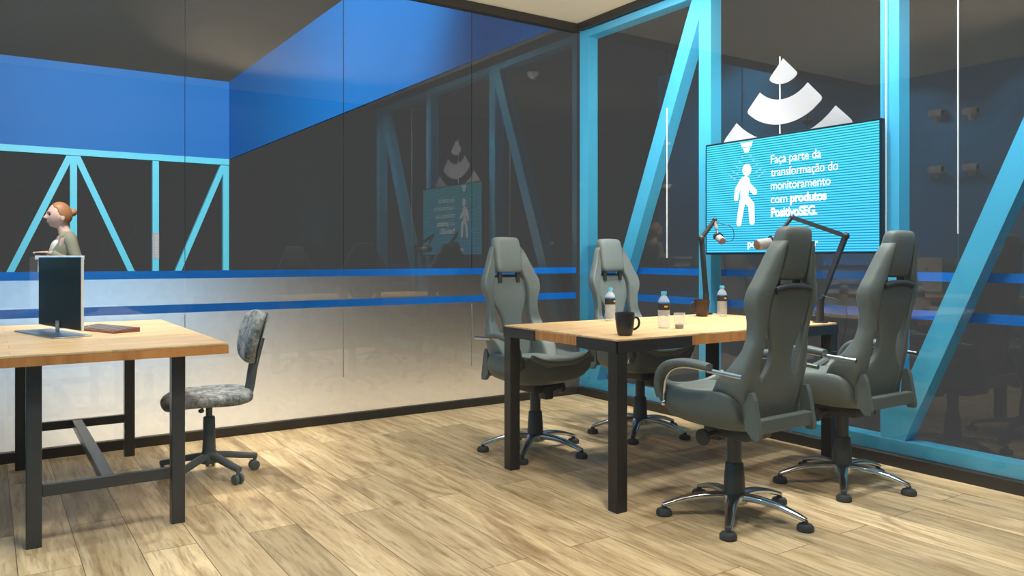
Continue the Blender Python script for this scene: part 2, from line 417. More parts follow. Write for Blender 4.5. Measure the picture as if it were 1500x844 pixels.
# blue bulkheads of the hall beyond
b = MB(); b.box((-9, 11.0, 3.05), (.0, 11.25, 4.575)); structure(b.build('wall_far', M['fascia']), 'blue bulkhead wall above the far cyan truss', 'wall')
b = MB(); b.box((.0, .12, 3.05), (.035, 11.0, 4.575)); structure(b.build('wall_hall', M['fascia']), 'blue bulkhead wall running out over the left glass wall', 'wall')

# ------------------------------------------------------------------ trusses
def bar(mb, p, q, w, d, axis):
    """square tube from p to q in a vertical plane; d is the depth along AXIS"""
    p, q, ax = Vector(p), Vector(q), Vector(axis); t = (q-p).normalized(); s = t.cross(ax).normalized()
    ring = lambda c: [c-s*w/2, c+s*w/2, c+s*w/2+ax*d, c-s*w/2+ax*d]
    mb.loft([ring(p), ring(q)])
t = thing('steel_truss', 'cyan steel truss right behind the right glass wall', 'truss')
X0, DD = .022, .10
AX = (1, 0, 0)
for y in (-.05, -1.335, -2.635, -3.95):
    b = MB(); bar(b, (X0, y, .06), (X0, y, 2.99), .105, DD, AX); b.build('column', M['cyan'], t)
for (ya, za, yb, zb) in ((-.145, .13, -1.28, 2.87), (-2.65, .13, -3.83, 2.87)):
    b = MB(); bar(b, (X0+.001, ya, za), (X0+.001, yb, zb), .115, DD-.002, AX); b.build('diagonal', M['cyan'], t)
b = MB(); b.box((X0-.003, YB, .064), (X0+DD+.004, -.05, .135), .002); b.build('rail', M['cyan'], t)
b = MB(); b.box((X0-.003, YB, 2.875), (X0+DD+.004, -.05, 2.932), .002); b.build('rail', M['cyan'], t)

t = thing('steel_truss', 'far cyan steel truss under the blue bulkhead behind the woman', 'truss')
AX = (0, 1, 0); Y0 = 11.01
for x in (-.055, -1.335, -2.69, -4.05, -5.4):
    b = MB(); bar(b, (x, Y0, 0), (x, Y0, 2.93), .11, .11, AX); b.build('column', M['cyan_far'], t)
for (xa, xb) in ((-1.25, -.09), (-1.42, -2.65), (-3.98, -2.73), (-4.12, -5.35)):
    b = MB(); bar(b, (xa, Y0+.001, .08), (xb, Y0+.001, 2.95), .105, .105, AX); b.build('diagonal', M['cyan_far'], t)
b = MB(); b.box((-9, Y0-.03, 2.93), (-.0, Y0+.11, 3.048), .003); b.build('rail', M['cyan_far'], t)
b = MB(); b.box((-1.392, Y0-.008, 1.085), (-1.278, Y0-.0005, 1.575), .001)
o = tag(b.build('notice_plate', M['white_vinyl']), 'narrow white notice plate on a post of the far cyan truss', 'sign')
fp = pbr('faded_pink', rgb(222, 206, 210), .6)
for i in range(9):
    b = MB(); b.box((-1.352+.006*(i % 2), Y0-.0095, 1.13+.046*i), (-1.306, Y0-.0081, 1.13+.046*i+.012+.006*(i % 3))); b.build('faded_letter', fp, o)

# ------------------------------------------------------------------ sign on the glass
lg = thing('wall_decal', 'white three-arc signal logo stuck on the glass above the video screen', 'decal')
cy, cz, ky = -1.978, 2.302, 1.0
def arc(r0, r1, a0, a1, rr=.02, n=14):
    """fan-shaped band with rounded lower corners, centred on the apex and opening downwards"""
    p = []
    for i in range(n+1):
        a = a0+(a1-a0)*i/n; p.append((r1*math.sin(a), -r1*math.cos(a)))
    if r0 > 1e-4:
        for i in range(n+1):
            a = a1+(a0-a1)*i/n; p.append((r0*math.sin(a), -r0*math.cos(a)))
    else: p.append((0, 0))
    return p
def roundpoly(p, r, idx):
    out = []
    for i, q in enumerate(p):
        if i in idx:
            q = Vector(q); a = (Vector(p[i-1])-q); c = (Vector(p[(i+1) % len(p)])-q)
            la, lc = min(r, a.length*.9), min(r, c.length*.9); a = q+a.normalized()*la; c = q+c.normalized()*lc
            for k in range(6):
                t_ = k/5; out.append(tuple((1-t_)**2*a+2*t_*(1-t_)*q+t_*t_*c))
        else: out.append(tuple(q))
    return out
n = 14
def smooth_arc(r0, r1, hw, rr):
    p = arc(r0, r1, -hw, hw, n=n)
    # shorten the run of the outer arc so that its corners can be rounded
    p2 = [q for i, q in enumerate(p) if i not in (1, n-1)]
    return roundpoly(p2, rr, (0, n-2))
for poly in (smooth_arc(0, .152, R(44), .022), smooth_arc(.245, .395, R(44), .028), smooth_arc(.490, .66, R(46), .05)):
    b = MB(); b.prism(poly, lambda p: (-.0040, cy-p[0], cz+p[1]), lambda p: (-.0005, cy-p[0], cz+p[1])); b.build('logo_arc', M['white_vinyl'], lg)

# ------------------------------------------------------------------ video screen
SY0, SY1, SZ0, SZ1, SX = -1.415, -2.618, 1.134, 1.832, -.048
vs = thing('video_screen', 'large bright cyan video screen with walking figure on right glass wall', 'screen')
b = MB(); b.box((SX+.002, SY1-.012, SZ0-.012), (-.012, SY0+.012, SZ1+.012), .003); b.build('housing', M['bezel'], vs)
b = MB(); b.box((SX, SY1, SZ0), (SX+.0025, SY0, SZ1)); b.build('display', M['led'], vs)
SXT = SX-.0012
def text_on(txt, y, z, size, parent, bold=0., width=None, name='lettering', mat=None):
    cu = bpy.data.curves.new('txt', 'FONT'); cu.body = txt; cu.size = size; cu.offset = bold; cu.space_character = .96
    tmp = bpy.data.objects.new('txt', cu); COL.objects.link(tmp); bpy.context.view_layer.update()
    dg = bpy.context.evaluated_depsgraph_get(); me = bpy.data.meshes.new_from_object(tmp.evaluated_get(dg))
    bpy.data.objects.remove(tmp); bpy.data.curves.remove(cu)
    w = max(v.co.x for v in me.vertices)-min(v.co.x for v in me.vertices); x0 = min(v.co.x for v in me.vertices)
    k = (width/w) if width else 1.0
    for v in me.vertices: v.co = Vector((SXT, y-(v.co.x-x0)*k, z+v.co.y))
    me.materials.clear(); me.materials.append(mat or M['led_white'])
    o = bpy.data.objects.new(name, me); COL.objects.link(o); o.parent = parent; return o
ty = -1.925
text_on('Faça parte da', ty, 1.672, .072, vs, .0006, .345)
text_on('transformação do', ty, 1.593, .072, vs, .0006, .452)
text_on('monitoramento', ty, 1.512, .072, vs, .0006, .405)
text_on('com', ty, 1.431, .072, vs, .0006, .118)
text_on('produtos', ty-.136, 1.431, .072, vs, .0030, .244)
text_on('PositivoSEG.', ty, 1.350, .074, vs, .0030, .320)
text_on('positivoseg.com.br', -1.750, 1.168, .060, vs, .0022, .50)
# walking figure icon, drawn in units of the screen plane (u to the right, v up)
def icon(poly, name, mat, dx=0.): 
    b = MB(); b.prism(poly, lambda p: (SXT-.0006-dx, SY0-p[0], p[1]), lambda p: (SXT+.0008-dx, SY0-p[0], p[1])); return b.build(name, mat, fig)
fig = bpy.data.objects.new('walking_figure', None); COL.objects.link(fig); fig.parent = vs
def capsule(p, q, r0, r1, n=8):
    p, q = Vector(p), Vector(q); a = math.atan2(q.y-p.y, q.x-p.x); out = []
    for i in range(n+1):
        t_ = a+math.pi/2+math.pi*i/n; out.append((p.x+r0*math.cos(t_), p.y+r0*math.sin(t_)))
    for i in range(n+1):
        t_ = a-math.pi/2+math.pi*i/n; out.append((q.x+r1*math.cos(t_), q.y+r1*math.sin(t_)))
    return out
def ui(px, py):   # icon pixel grid of the photographed screen to screen units
    return ((px-1035.0)*.00478+.006*0, 1.134+(370-py)*.00418+(px-1035)*.00002)
FU = .330
def q(u, v): return (FU+u, v)
icon([q(.034*math.cos(2*math.pi*i/24), 1.650+.038*math.sin(2*math.pi*i/24)) for i in range(24)], 'head', M['led_white'])
icon(capsule(q(-.012, 1.575), q(-.020, 1.485), .036, .030), 'body', M['led_white'])
icon(capsule(q(-.030, 1.585), q(-.072, 1.535), .022, .019), 'arm', M['led_white'])
icon(capsule(q(-.072, 1.535), q(-.084, 1.475), .019, .017), 'arm', M['led_white'], .0003)
icon(capsule(q(.018, 1.545), q(.060, 1.508), .020, .018), 'arm', M['led_white'])
icon(capsule(q(-.020, 1.480), q(.034, 1.430), .028, .023), 'leg', M['led_white'], .0003)
icon(capsule(q(.034, 1.430), q(.040, 1.325), .023, .020), 'leg', M['led_white'])
icon(capsule(q(-.034, 1.455), q(-.046, 1.405), .022, .021), 'leg', M['led_white'])
icon(capsule(q(-.046, 1.405), q(-.062, 1.318), .021, .019), 'leg', M['led_white'], .0003)
icon([q(-.050, 1.822), q(.046, 1.822), q(.034, 1.792), q(-.038, 1.792)], 'sensor', M['led_white'])
icon([q(-.030, 1.787), q(.026, 1.787), q(.012, 1.758), q(-.016, 1.758)], 'sensor', M['led_white'])
def wave(r, a0, a1, w=.006, n=10):
    o, i_ = [], []
    for k in range(n+1):
        a = a0+(a1-a0)*k/n; o.append(q(-.002+r*math.sin(a), 1.80-r*math.cos(a))); i_.append(q(-.002+(r-w)*math.sin(a), 1.80-(r-w)*math.cos(a)))
    return o+i_[::-1]
icon(wave(.078, R(-30), R(30)), 'signal_wave', M['led_pale'])
for r in (.112, .150, .188, .222):
    for s in (-1, 1):
        if r < .12: a0, a1 = 22, 38
        else: a0, a1 = 20, 40
        icon(wave(r, R(s*a0) if s > 0 else R(-a1), R(a1) if s > 0 else R(-a0)), 'signal_wave', M['led_pale'])

# ------------------------------------------------------------------ meeting table
TZ = .75
tb = thing('meeting_table', 'oak topped meeting table with black corner brackets and square legs', 'table', (-.955, -2.01, 0))
hx, hy = .785, .440
b = MB(); b.box((-hx, -hy, TZ-.010), (hx, hy, TZ), .002); top = b.build('tabletop', M['oak_top'], tb)
b = MB(); b.box((-hx, -hy, TZ-.052), (hx, hy, TZ-.0101)); b.build('top_edge', M['oak_edge'], tb)
for sx in (-1, 1):
    for sy in (-1, 1):
        lx, ly = sx*(hx-.028), sy*(hy-.028)
        b = MB(); b.box((lx-.030, ly-.030, 0), (lx+.030, ly+.030, TZ-.053), .003); lg_ = b.build('leg', M['leg_black'], tb)
        b = MB()
        x1, y1 = sx*(hx+.005), sy*(hy+.005)
        b.box((min(x1, x1-sx*.46), min(y1, y1-sy*.006), TZ-.060), (max(x1, x1-sx*.46), max(y1, y1-sy*.006), TZ-.010), .001)
        b.box((min(x1, x1-sx*.006), min(y1, y1-sy*.28), TZ-.060), (max(x1, x1-sx*.006), max(y1, y1-sy*.28), TZ-.010), .001)
        b.build('corner_bracket', M['leg_black'], tb)

# ------------------------------------------------------------------ desk at the left
DZ = .745
dk = thing('desk', 'oak topped work desk with grey steel legs and cross stretchers', 'desk', (-3.585, -.86, 0))
b = MB(); b.box((-.462, -.76, DZ-.010), (.435, .76, DZ), .002); b.build('desktop', M['oak_desk'], dk)
b = MB(); b.box((-.462, -.76, DZ-.044), (.435, .76, DZ-.0101)); b.build('top_edge', M['oak_edge'], dk)
for sx in (-.256, .256):
    for sy in (-.645, .68):
        b = MB(); b.box((sx-.026, sy-.026, 0), (sx+.026, sy+.026, DZ-.045), .003); b.build('leg', M['leg_grey'], dk)
for sy in (-.645, .68):
    b = MB(); b.box((-.229, sy-.016, .188), (.229, sy+.016, .232), .003); b.build('stretcher', M['leg_grey'], dk)
b = MB(); b.box((-.024, -.628, .192), (.024, .663, .231), .003); b.build('cross_beam', M['leg_grey'], dk)

# ------------------------------------------------------------------ reclining meeting chair
def make_chair():
    t = thing('gaming_chair', '', 'chair', (0, 0, 0), 0, 'charcoal high-backed chairs around the meeting table')
    YBK = lambda z: -.198-.182*(z-.45)
    IN = [(.44, .10), (.55, .124), (.62, .124), (.67, .130), (.72, .134), (.80, .130), (.87, .134), (.93, .132), (.97, .122), (1.01, .104), (1.06, .098), (1.15, .090), (1.20, .086)]
    OUT = [(.44, .170), (.50, .188), (.57, .220), (.65, .226), (.72, .204), (.79, .184), (.85, .190), (.93, .216), (.97, .212), (1.03, .180), (1.09, .150), (1.13, .132), (1.155, .116), (1.17, .098)]
    DEP = [(.44, .16), (.52, .175), (.60, .145), (.67, .080), (.74, .046), (.82, .050), (.93, .066), (1.05, .058), (1.2, .045)]
    for s in (-1, 1):
        b = MB(); rings = []
        zs = [.445+i*(1.168-.445)/32 for i in range(33)]
        for z in zs:
            i_, o_ = interp(IN, z), interp(OUT, z); d = interp(DEP, z); y = YBK(z)
            ring = []
            for u, v in superell(1, 1, 22, 4.2):
                x = ((i_+o_)/2+u*(o_-i_)/2)*.95
                w = (u+1)/2
                yy = y+d/2+v*d/2+.026*w*w
                ring.append((s*x, yy, z))
            rings.append(ring)
        b.loft(rings); b.build('side_bolster', M['chair'], t, True, 0, 50)
    PW = [(.44, .170), (.54, .180), (.585, .165), (.612, .118), (.645, .086), (.69, .068), (.74, .070), (.79, .092), (.84, .120), (.90, .129), (.95, .129), (.975, .116), (.985, .104)]
    b = MB(); rings = []
    for i in range(25):
        z = .445+i*(.985-.445)/24; w = interp(PW, z); y = YBK(z)
        rings.append([(u*w, y+.020+v*.017, z) for u, v in superell(1, 1, 20, 4.0)])
    b.loft(rings); b.build('back_panel', M['chair'], t, True, 0, 50)
    b = MB(); y = YBK(.985)
    b.tube([(-.112, y+.014, .972), (-.06, y+.008, .982), (0, y+.006, .984), (.06, y+.008, .982), (.112, y+.014, .972)], .017, 10); b.build('back_roll', M['chair_dark'], t, True)
    # headrest
    b = MB(); rings = []
    for i, (z, k, kd) in enumerate(((1.010, .84, .6), (1.022, .97, .9), (1.06, 1.0, 1.0), (1.12, 1.0, 1.02), (1.18, .98, 1.0), (1.212, .94, .86), (1.228, .80, .55))):
        y = YBK(z); rings.append([(u*.098*k, y+.045+v*.042*kd, z) for u, v in superell(1, 1, 16, 3.6)])
    b.loft(rings); hr = b.build('headrest', M['chair'], t, True, 1)
    for s in (-1, 1):
        b = MB(); b.box((s*.066-.012, YBK(1.0)+.03, .955), (s*.066+.012, YBK(1.0)+.055, 1.03), .003); b.build('headrest_post', M['chair_dark'], hr)
    # bucket seat
    b = MB(); rings = []
    for y, w, zt, zb, zin in ((-.185, .205, .48, .405, .46), (-.165, .226, .555, .398, .48), (-.10, .240, .572, .392, .497), (.02, .245, .560, .390, .50), (.08, .246, .556, .392, .503), (.14, .246, .566, .396, .508), (.185, .244, .575, .410, .515), (.218, .240, .573, .432, .520), (.238, .232, .562, .462, .522)):
        rings.append([(-w*.70, y, zb), (0, y, zb-.004), (w*.70, y, zb), (w*.94, y, zb+.045), (w, y, (zb+zt)/2+.01), (w*.985, y, zt-.012), (w*.93, y, zt), (w*.82, y, zt-.008), (w*.70, y, zin+.012), (w*.4, y, zin), (0, y, zin-.002), (-w*.4, y, zin), (-w*.70, y, zin+.012), (-w*.82, y, zt-.008), (-w*.93, y, zt), (-w*.985, y, zt-.012), (-w, y, (zb+zt)/2+.01), (-w*.94, y, zb+.045)])
    b.loft(rings); b.build('seat_shell', M['chair_shell'], t, True, 1)
    b = MB()
    for (y0, y1, dz) in ((-.17, .035, 0), (.043, .246, .006)):
        rings = []
        for k, (sc_, z) in enumerate(((.93, .495), (1.0, .506), (1.0, .524), (.93, .536), (.7, .540))):
            rings.append([(u*.152*sc_, (y0+y1)/2+v*(y1-y0)/2*sc_, z+dz-.0*v) for u, v in superell(1, 1, 20, 5)])
        b.loft(rings)
    b.build('seat_cushion', M['chair'], t, True, 1)
    b = MB(); b.tube(catmull([(-.20, .222, .566), (-.12, .236, .536), (0, .240, .526), (.12, .236, .536), (.20, .222, .566)], 4), .018, 8); b.build('seat_lip', M['chair'], t, True)
    for s in (-1, 1):
        # armrest
        path = catmull([(s*.262, -.085, .664), (s*.268, .0, .672), (s*.270, .07, .668), (s*.270, .13, .650), (s*.268, .172, .606), (s*.262, .188, .550), (s*.256, .184, .510)], 5)
        sec = superell(.030, .017, 12, 3)
        n_ = len(path); ks = [(.80+.2*min(1, i/5), .85+.15*min(1, i/5)) if i < n_*.55 else (1.0-.45*(i/n_-.55)/.45, 1.0-.25*(i/n_-.55)/.45) for i in range(n_)]
        b = MB(); b.sweep(path, sec, (0, 0, 1) if False else (s*1.0, 0, .0001), [(k[1]*.62, k[0]*1.55) for k in ks]) if False else b.sweep(path, [(v, u) for u, v in sec], (s, 0, 0), [(k[1], k[0]) for k in ks])
        arm = b.build('armrest', M['chair_shell'], t, True)
        inner = catmull([(s*.256, -.06, .650), (s*.262, .04, .652), (s*.262, .11, .632), (s*.258, .150, .590), (s*.254, .164, .54), (s*.254, .166, .49)], 5)
        b = MB(); b.tube(inner, .006, 8, (s, 0, 0)); b.sphere((s*.258, .166, .485), .013, 12, 8); b.build('arm_trim', M['chrome'], arm, True)
        b = MB(); b.cyl((s*.250, -.235, .640), (s*.258, -.075, .650), .0105, None, 12); b.build('arm_rod', M['chrome'], arm, True)
        # rear lug
        b = MB()
        poly = [(-.200, .43), (-.206, .545), (-.216, .572), (-.232, .574), (-.244, .545), (-.268, .415), (-.264, .392), (-.235, .392)]
        b.prism(poly, lambda p: (s*.166, p[0], p[1]), lambda p: (s*.190, p[0], p[1])); b.build('rear_lug', M['chair_shell'], t, False)
    b = MB(); b.box((-.166, -.262, .412), (.166, -.225, .470), .006); b.build('rear_bar', M['chair_shell'], t)
    # mechanism
    b = MB(); b.box((-.085, -.13, .345), (.085, .10, .398), .012); b.box((-.028, .06, .31), (.028, .13, .385), .008)
    b.cyl((-.16, .03, .355), (-.085, .03, .36), .012); b.lathe([(.0, 0), (.034, .002), (.036, .012), (.03, .022), (0, .024)], 16, (-.175, .03, .352), (1, 0, 0))
    b.build('tilt_mechanism', M['chair_dark'], t, True)
    b = MB(); b.lathe([(.030, .215), (.030, .35)], 20); b.lathe([(.046, .085), (.043, .16), (.038, .225), (.034, .23)], 20); b.build('gas_lift', M['gas'], t, True)
    base = MB(); base.lathe([(.030, .058), (.056, .062), (.060, .075), (.056, .098), (.040, .104)], 24)
    bs = base.build('star_base', M['chrome'], t, True)
    for k in range(5):
        a = R(72*k); c, s_ = math.cos(a), math.sin(a)
        P_ = lambda r, z: (c*r, s_*r, z)
        b = MB(); path = catmull([P_(.035, .088), P_(.12, .088), P_(.20, .075), P_(.27, .054), P_(.302, .043)], 4)
        n_ = len(path)
        b.sweep(path, superell(.027, .017, 12, 2.6), (0, 0, 1), [(1.0-.52*i/n_, 1.0-.55*i/n_) for i in range(n_)]); b.build('leg', M['chrome'], bs, True)
        b = MB(); b.lathe([(.004, 0), (.030, 0), (.034, .004), (.034, .017), (.028, .026), (.012, .029), (.010, .042)], 20, P_(.298, .0)); b.build('glide_foot', M['rubber'], bs, True)
    return t, bs
CH, BS = make_chair()
def star_turn(root, deg):
    for c in bpy.data.objects:
        if c.parent == root and c.name.startswith('star_base'): c.rotation_euler = (0, 0, R(deg)-root.rotation_euler.z)
rot3, rot4, rot1, rot2 = R(2), R(0), R(180+3), R(180+2)
CH.location = (-1.339, -2.745, 0); CH.rotation_euler = (0, 0, rot3); star_turn(CH, 0)
CH['label'] = 'nearest charcoal high-backed chair with its back turned, at the black mug end of the table'
c4 = dup(CH, (-.520, -2.712, 0), rot4, 'charcoal high-backed chair with its back turned, beside the leaning cyan diagonal'); star_turn(c4, -1)
c1 = dup(CH, (-1.386, -1.349, 0), rot1, 'charcoal high-backed chair facing forward, next to the left glass wall'); star_turn(c1, 5)
c2 = dup(CH, (-.578, -1.349, 0), rot2, 'charcoal high-backed chair facing forward, in the glass corner behind a water bottle'); star_turn(c2, 3)

# ------------------------------------------------------------------ office task chair (front towards +y)
oc = thing('task_chair', 'small grey mottled fabric task chair on castors beside the desk', 'chair', (-3.06, -.875, 0), R(84))
b = MB(); rings = []
for z, k, fr in ((.382, .80, 0), (.386, .95, 0), (.400, 1.0, 0), (.420, 1.0, 0), (.434, .95, 0), (.440, .80, 0)):
    ring = []
    for u, v in superell(1, 1, 24, 3.4):
        y = .01+v*.215*k; x = u*.215*k*(1-.05*v)
        ring.append((x, y, z-.040*max(0, v-.45)**2*2.4-.004*abs(u)))
    rings.append(ring)
b.loft(rings); b.build('seat', M['fabric'], oc, True, 1)
lean = Matrix.Rotation(R(13), 3, 'X')
b = MB(); rings = []
for yy, k in ((-.030, .82), (-.026, .96), (-.010, 1.0), (.012, 1.0), (.026, .95), (.031, .80)):
    ring = []
    for u, v in superell(1, 1, 28, 3.0):
        x = u*.175*k*(1+.06*v); z = v*.138*k
        p = lean @ Vector((x, yy-.028*(1-u*u)+.014, z)); ring.append((p.x, p.y-.205, p.z+.700))
    rings.append(ring)
b.loft(rings); bk = b.build('backrest', M['fabric'], oc, True, 1)
b = MB(); rings = []
for yy, k in ((-.042, .80), (-.036, .97), (-.028, .99)):
    ring = []
    for u, v in superell(1, 1, 28, 3.0):
        p = lean @ Vector((u*.177*k*(1+.06*v), yy-.028*(1-u*u)+.014, v*.140*k)); ring.append((p.x, p.y-.205, p.z+.700))
    rings.append(ring)
b.loft(rings); b.build('back_shell', M['office_plastic'], bk, True, 1)
b = MB(); b.sweep(catmull([(0, .02, .372), (0, -.12, .370), (0, -.175, .385), (0, -.196, .44), (0, -.212, .54), (0, -.248, .69)], 5), superell(.024, .013, 10, 3.5), (1, 0, 0)); 
b.build('back_post', M['office_plastic'], oc, True)
b = MB(); b.box((-.07, -.07, .372), (.07, .08, .396), .006); b.cyl((-.05, .03, .378), (-.17, .055, .368), .006); b.sphere((-.18, .057, .367), .014, 10, 8, (1.4, 1, .7)); b.build('tilt_lever', M['chair_dark'], oc, True)
b = MB(); b.lathe([(.016, .28), (.016, .375)], 16); b.lathe([(.036, .085), (.031, .16), (.028, .30), (.024, .305)], 18); b.build('gas_lift', M['office_plastic'], oc, True)
base = MB(); base.lathe([(.02, .07), (.040, .072), (.046, .095), (.036, .13)], 20); bs5 = base.build('star_base', M['office_plastic'], oc, True)
for k in range(5):
    a = R(72*k+4-84+72*.0); c, s_ = math.cos(a), math.sin(a)
    P_ = lambda r, z: (c*r, s_*r, z)
    b = MB(); path = catmull([P_(.02, .108), P_(.09, .100), P_(.16, .086), P_(.215, .076), P_(.240, .072)], 4); n_ = len(path)
    b.sweep(path, superell(.022, .017, 12, 3), (0, 0, 1), [(1-.3*i/n_, 1-.25*i/n_) for i in range(n_)]); lg5 = b.build('leg', M['office_plastic'], bs5, True)
    b = MB(); b.cyl(P_(.232, .046), P_(.232, .074), .009)
    ca = Vector((c, s_, 0)); sd = Vector((-s_, c, 0)); cc = Vector(P_(.228, .025))
    for sgn in (-1, 1):
        b.lathe([(.004, 0), (.022, 0), (.025, .003), (.025, .013), (.021, .017), (.004, .018)], 18, cc+sd*(.006 if sgn > 0 else -.006), sd*sgn)
    b.box(cc+Vector((-.012, -.006, .0)), cc+Vector((.012, .006, .028)), .003); b.build('caster', M['office_plastic'], bs5, True)

# ------------------------------------------------------------------ monitor, keyboard on the desk
mo = thing('monitor', 'flat computer monitor with dark glossy screen and white rim on the desk', 'monitor', (-3.704, -.765, DZ))
wv = Vector((-.254, .967, 0)).normalized(); nv = Vector((-wv.y, wv.x, 0))*1.0     # width direction; screen side normal (-x)
Rm = Matrix(((wv.x, nv.x, 0), (wv.y, nv.y, 0), (0, 0, 1)))
def mbx(mb, lo, hi, bev=0.): mb.box(lo, hi, bev, Rm, (0, 0, 0))
b = MB(); mbx(b, (-.270, -.008, .028), (.270, .004, .362), .003); b.build('casing', M['mon_white'], mo)
b = MB(); mbx(b, (-.266, .0035, .032), (.266, .0055, .356)); b.build('screen', M['screen_off'], mo)
b = MB(); b.lathe([(.012, 0), (.016, .0), (.016, .003), (.012, .003)], 24, Rm @ Vector((-.10, -.0078, .245)), Rm @ Vector((0, -1, 0))); b.build('round_port', M['label_blue'], mo, True)
b = MB(); mbx(b, (-.022, .008, .004), (.022, .012, .062), .001); mbx(b, (-.022, -.010, .0265), (.022, .011, .030), .001); b.build('stand_bracket', M['alu'], mo)
b = MB(); mbx(b, (-.250, -.050, .0), (.270, .110, .006), .002); b.build('stand_base', M['alu'], mo)
kb = thing('keyboard', 'slim grey keyboard with copper front edge lying right of the monitor', 'keyboard', (-3.505, -.715, DZ), R(112))
b = MB(); b.prism([(-.065, 0), (.065, 0), (.065, .010), (-.065, .022)], lambda p: (-.185, p[0], p[1]), lambda p: (.185, p[0], p[1])); b.build('case', M['key_red'], kb)
b = MB()
for r_ in range(5):
    for c_ in range(14):
        y = -.052+r_*.0215; z = .0207-.0092*(y+.065)/.13*1.3
        b.box((-.177+c_*.0252, y, z-.003), (-.177+c_*.0252+.0217, y+.0185, z+.0035), .001, None, None, 1)
b.build('keys', M['key_grey'], kb)

# ------------------------------------------------------------------ things on the meeting table
def mug(name, label, loc, rz, mat, r=.041, h=.095):
    t = thing(name, label, 'mug', loc, rz)
    b = MB(); b.lathe([(.0, .0), (r*.66, .0), (r*.74, .004), (r*.90, h*.35), (r, h*.75), (r*1.02, h), (r*.97, h+.001), (r*.94, h*.75), (r*.84, h*.35), (r*.66, .008), (0, .007)], 32)
    b.build('body', mat, t, True, 0, 60)
    b = MB(); b.sweep(catmull([(r*.93, 0, h*.78), (r*1.26, 0, h*.78), (r*1.46, 0, h*.60), (r*1.34, 0, h*.38), (r*.86, 0, h*.24)], 5), superell(.0055, .0042, 8, 2), (0, 1, 0)); b.build('handle', mat, t, True)
mug('mug', 'black mug standing at the near corner of the meeting table', (-1.592, -2.335, TZ), R(-34), M['mug_black'], .044, .103)
mug('mug', 'dark brown mug at the far side of the table beside a microphone arm', (-.420, -1.715, TZ), R(150), M['mug_brown'], .046, .100)

def make_bottle(h=.215, r=.031):
    t = thing('water_bottle', '', 'bottle', (0, 0, TZ), 0, 'water bottles on the meeting table')
    b = MB(); k = h/.215
    prof = [(.0, .0), (r*.86, .0), (r, .006)]
    for i in range(5):
        z = .020+i*.017; prof += [(r, z), (r*.955, z+.004), (r, z+.008)]
    prof += [(r, .112), (r, .150), (r*.92, .164), (r*.62, .182), (r*.42, .190), (r*.42, .200), (0, .201)]
    b.lathe([(a, z*k) for a, z in prof], 28); b.build('bottle_body', M['pet'], t, True, 0, 50)
    b = MB(); b.lathe([(0, .198*k), (r*.48, .198*k), (r*.50, .201*k), (r*.48, .216*k), (0, .217*k)], 20); b.build('cap', M['cap_blue'], t, True)
    b = MB(); b.lathe([(r*1.012, .108*k), (r*1.015, .146*k)], 28); lb = b.build('label_wrap', M['label_dark'], t, True)
    b = MB(); b.lathe([(r*1.016, .146*k), (r*1.005, .154*k)], 28); b.build('label_band', M['label_blue'], lb, True)
    b = MB()
    for a0 in (-130, 20):
        pts = [(r*1.022*math.cos(R(a0+i*6)), r*1.022*math.sin(R(a0+i*6))) for i in range(7)]
        vs_ = [[b.bm.verts.new((x, y, z*k)) for x, y in pts] for z in (.124, .134)]
        for i in range(6): b.bm.faces.new((vs_[0][i], vs_[0][i+1], vs_[1][i+1], vs_[1][i]))
    b.build('label_mark', M['label_gold'], lb)
    b = MB(); b.lathe([(0, .004), (r*.90, .004), (r*.93, .010), (r*.93, .150*k), (0, .150*k)], 20); b.build('water', M['water'], t, True)
    return t
bt = make_bottle(.182, .0295); bt.location = (-1.180, -2.165, TZ); bt['label'] = 'water bottle with blue cap standing next to the small tumbler'
dup(bt, (-1.095, -1.660, TZ), R(40), 'water bottle with blue cap near the back edge, behind the black mug')
dup(bt, (-.310, -1.775, TZ), R(15), 'water bottle with blue cap next to the dark brown mug')
tm = thing('tumbler', 'small clear tumbler with dark base beside the middle water bottle', 'glass', (-1.137, -2.228, TZ))
b = MB(); b.lathe([(0, 0), (.021, 0), (.0225, .003), (.0275, .078), (.0262, .079), (.0215, .022), (0, .021)], 28); b.build('tumbler_wall', M['tumbler'], tm, True, 0, 50)
b = MB(); b.lathe([(0, .002), (.0205, .002), (.0212, .020), (0, .0205)], 24); b.build('tumbler_base', M['tumbler_dark'], tm, True)

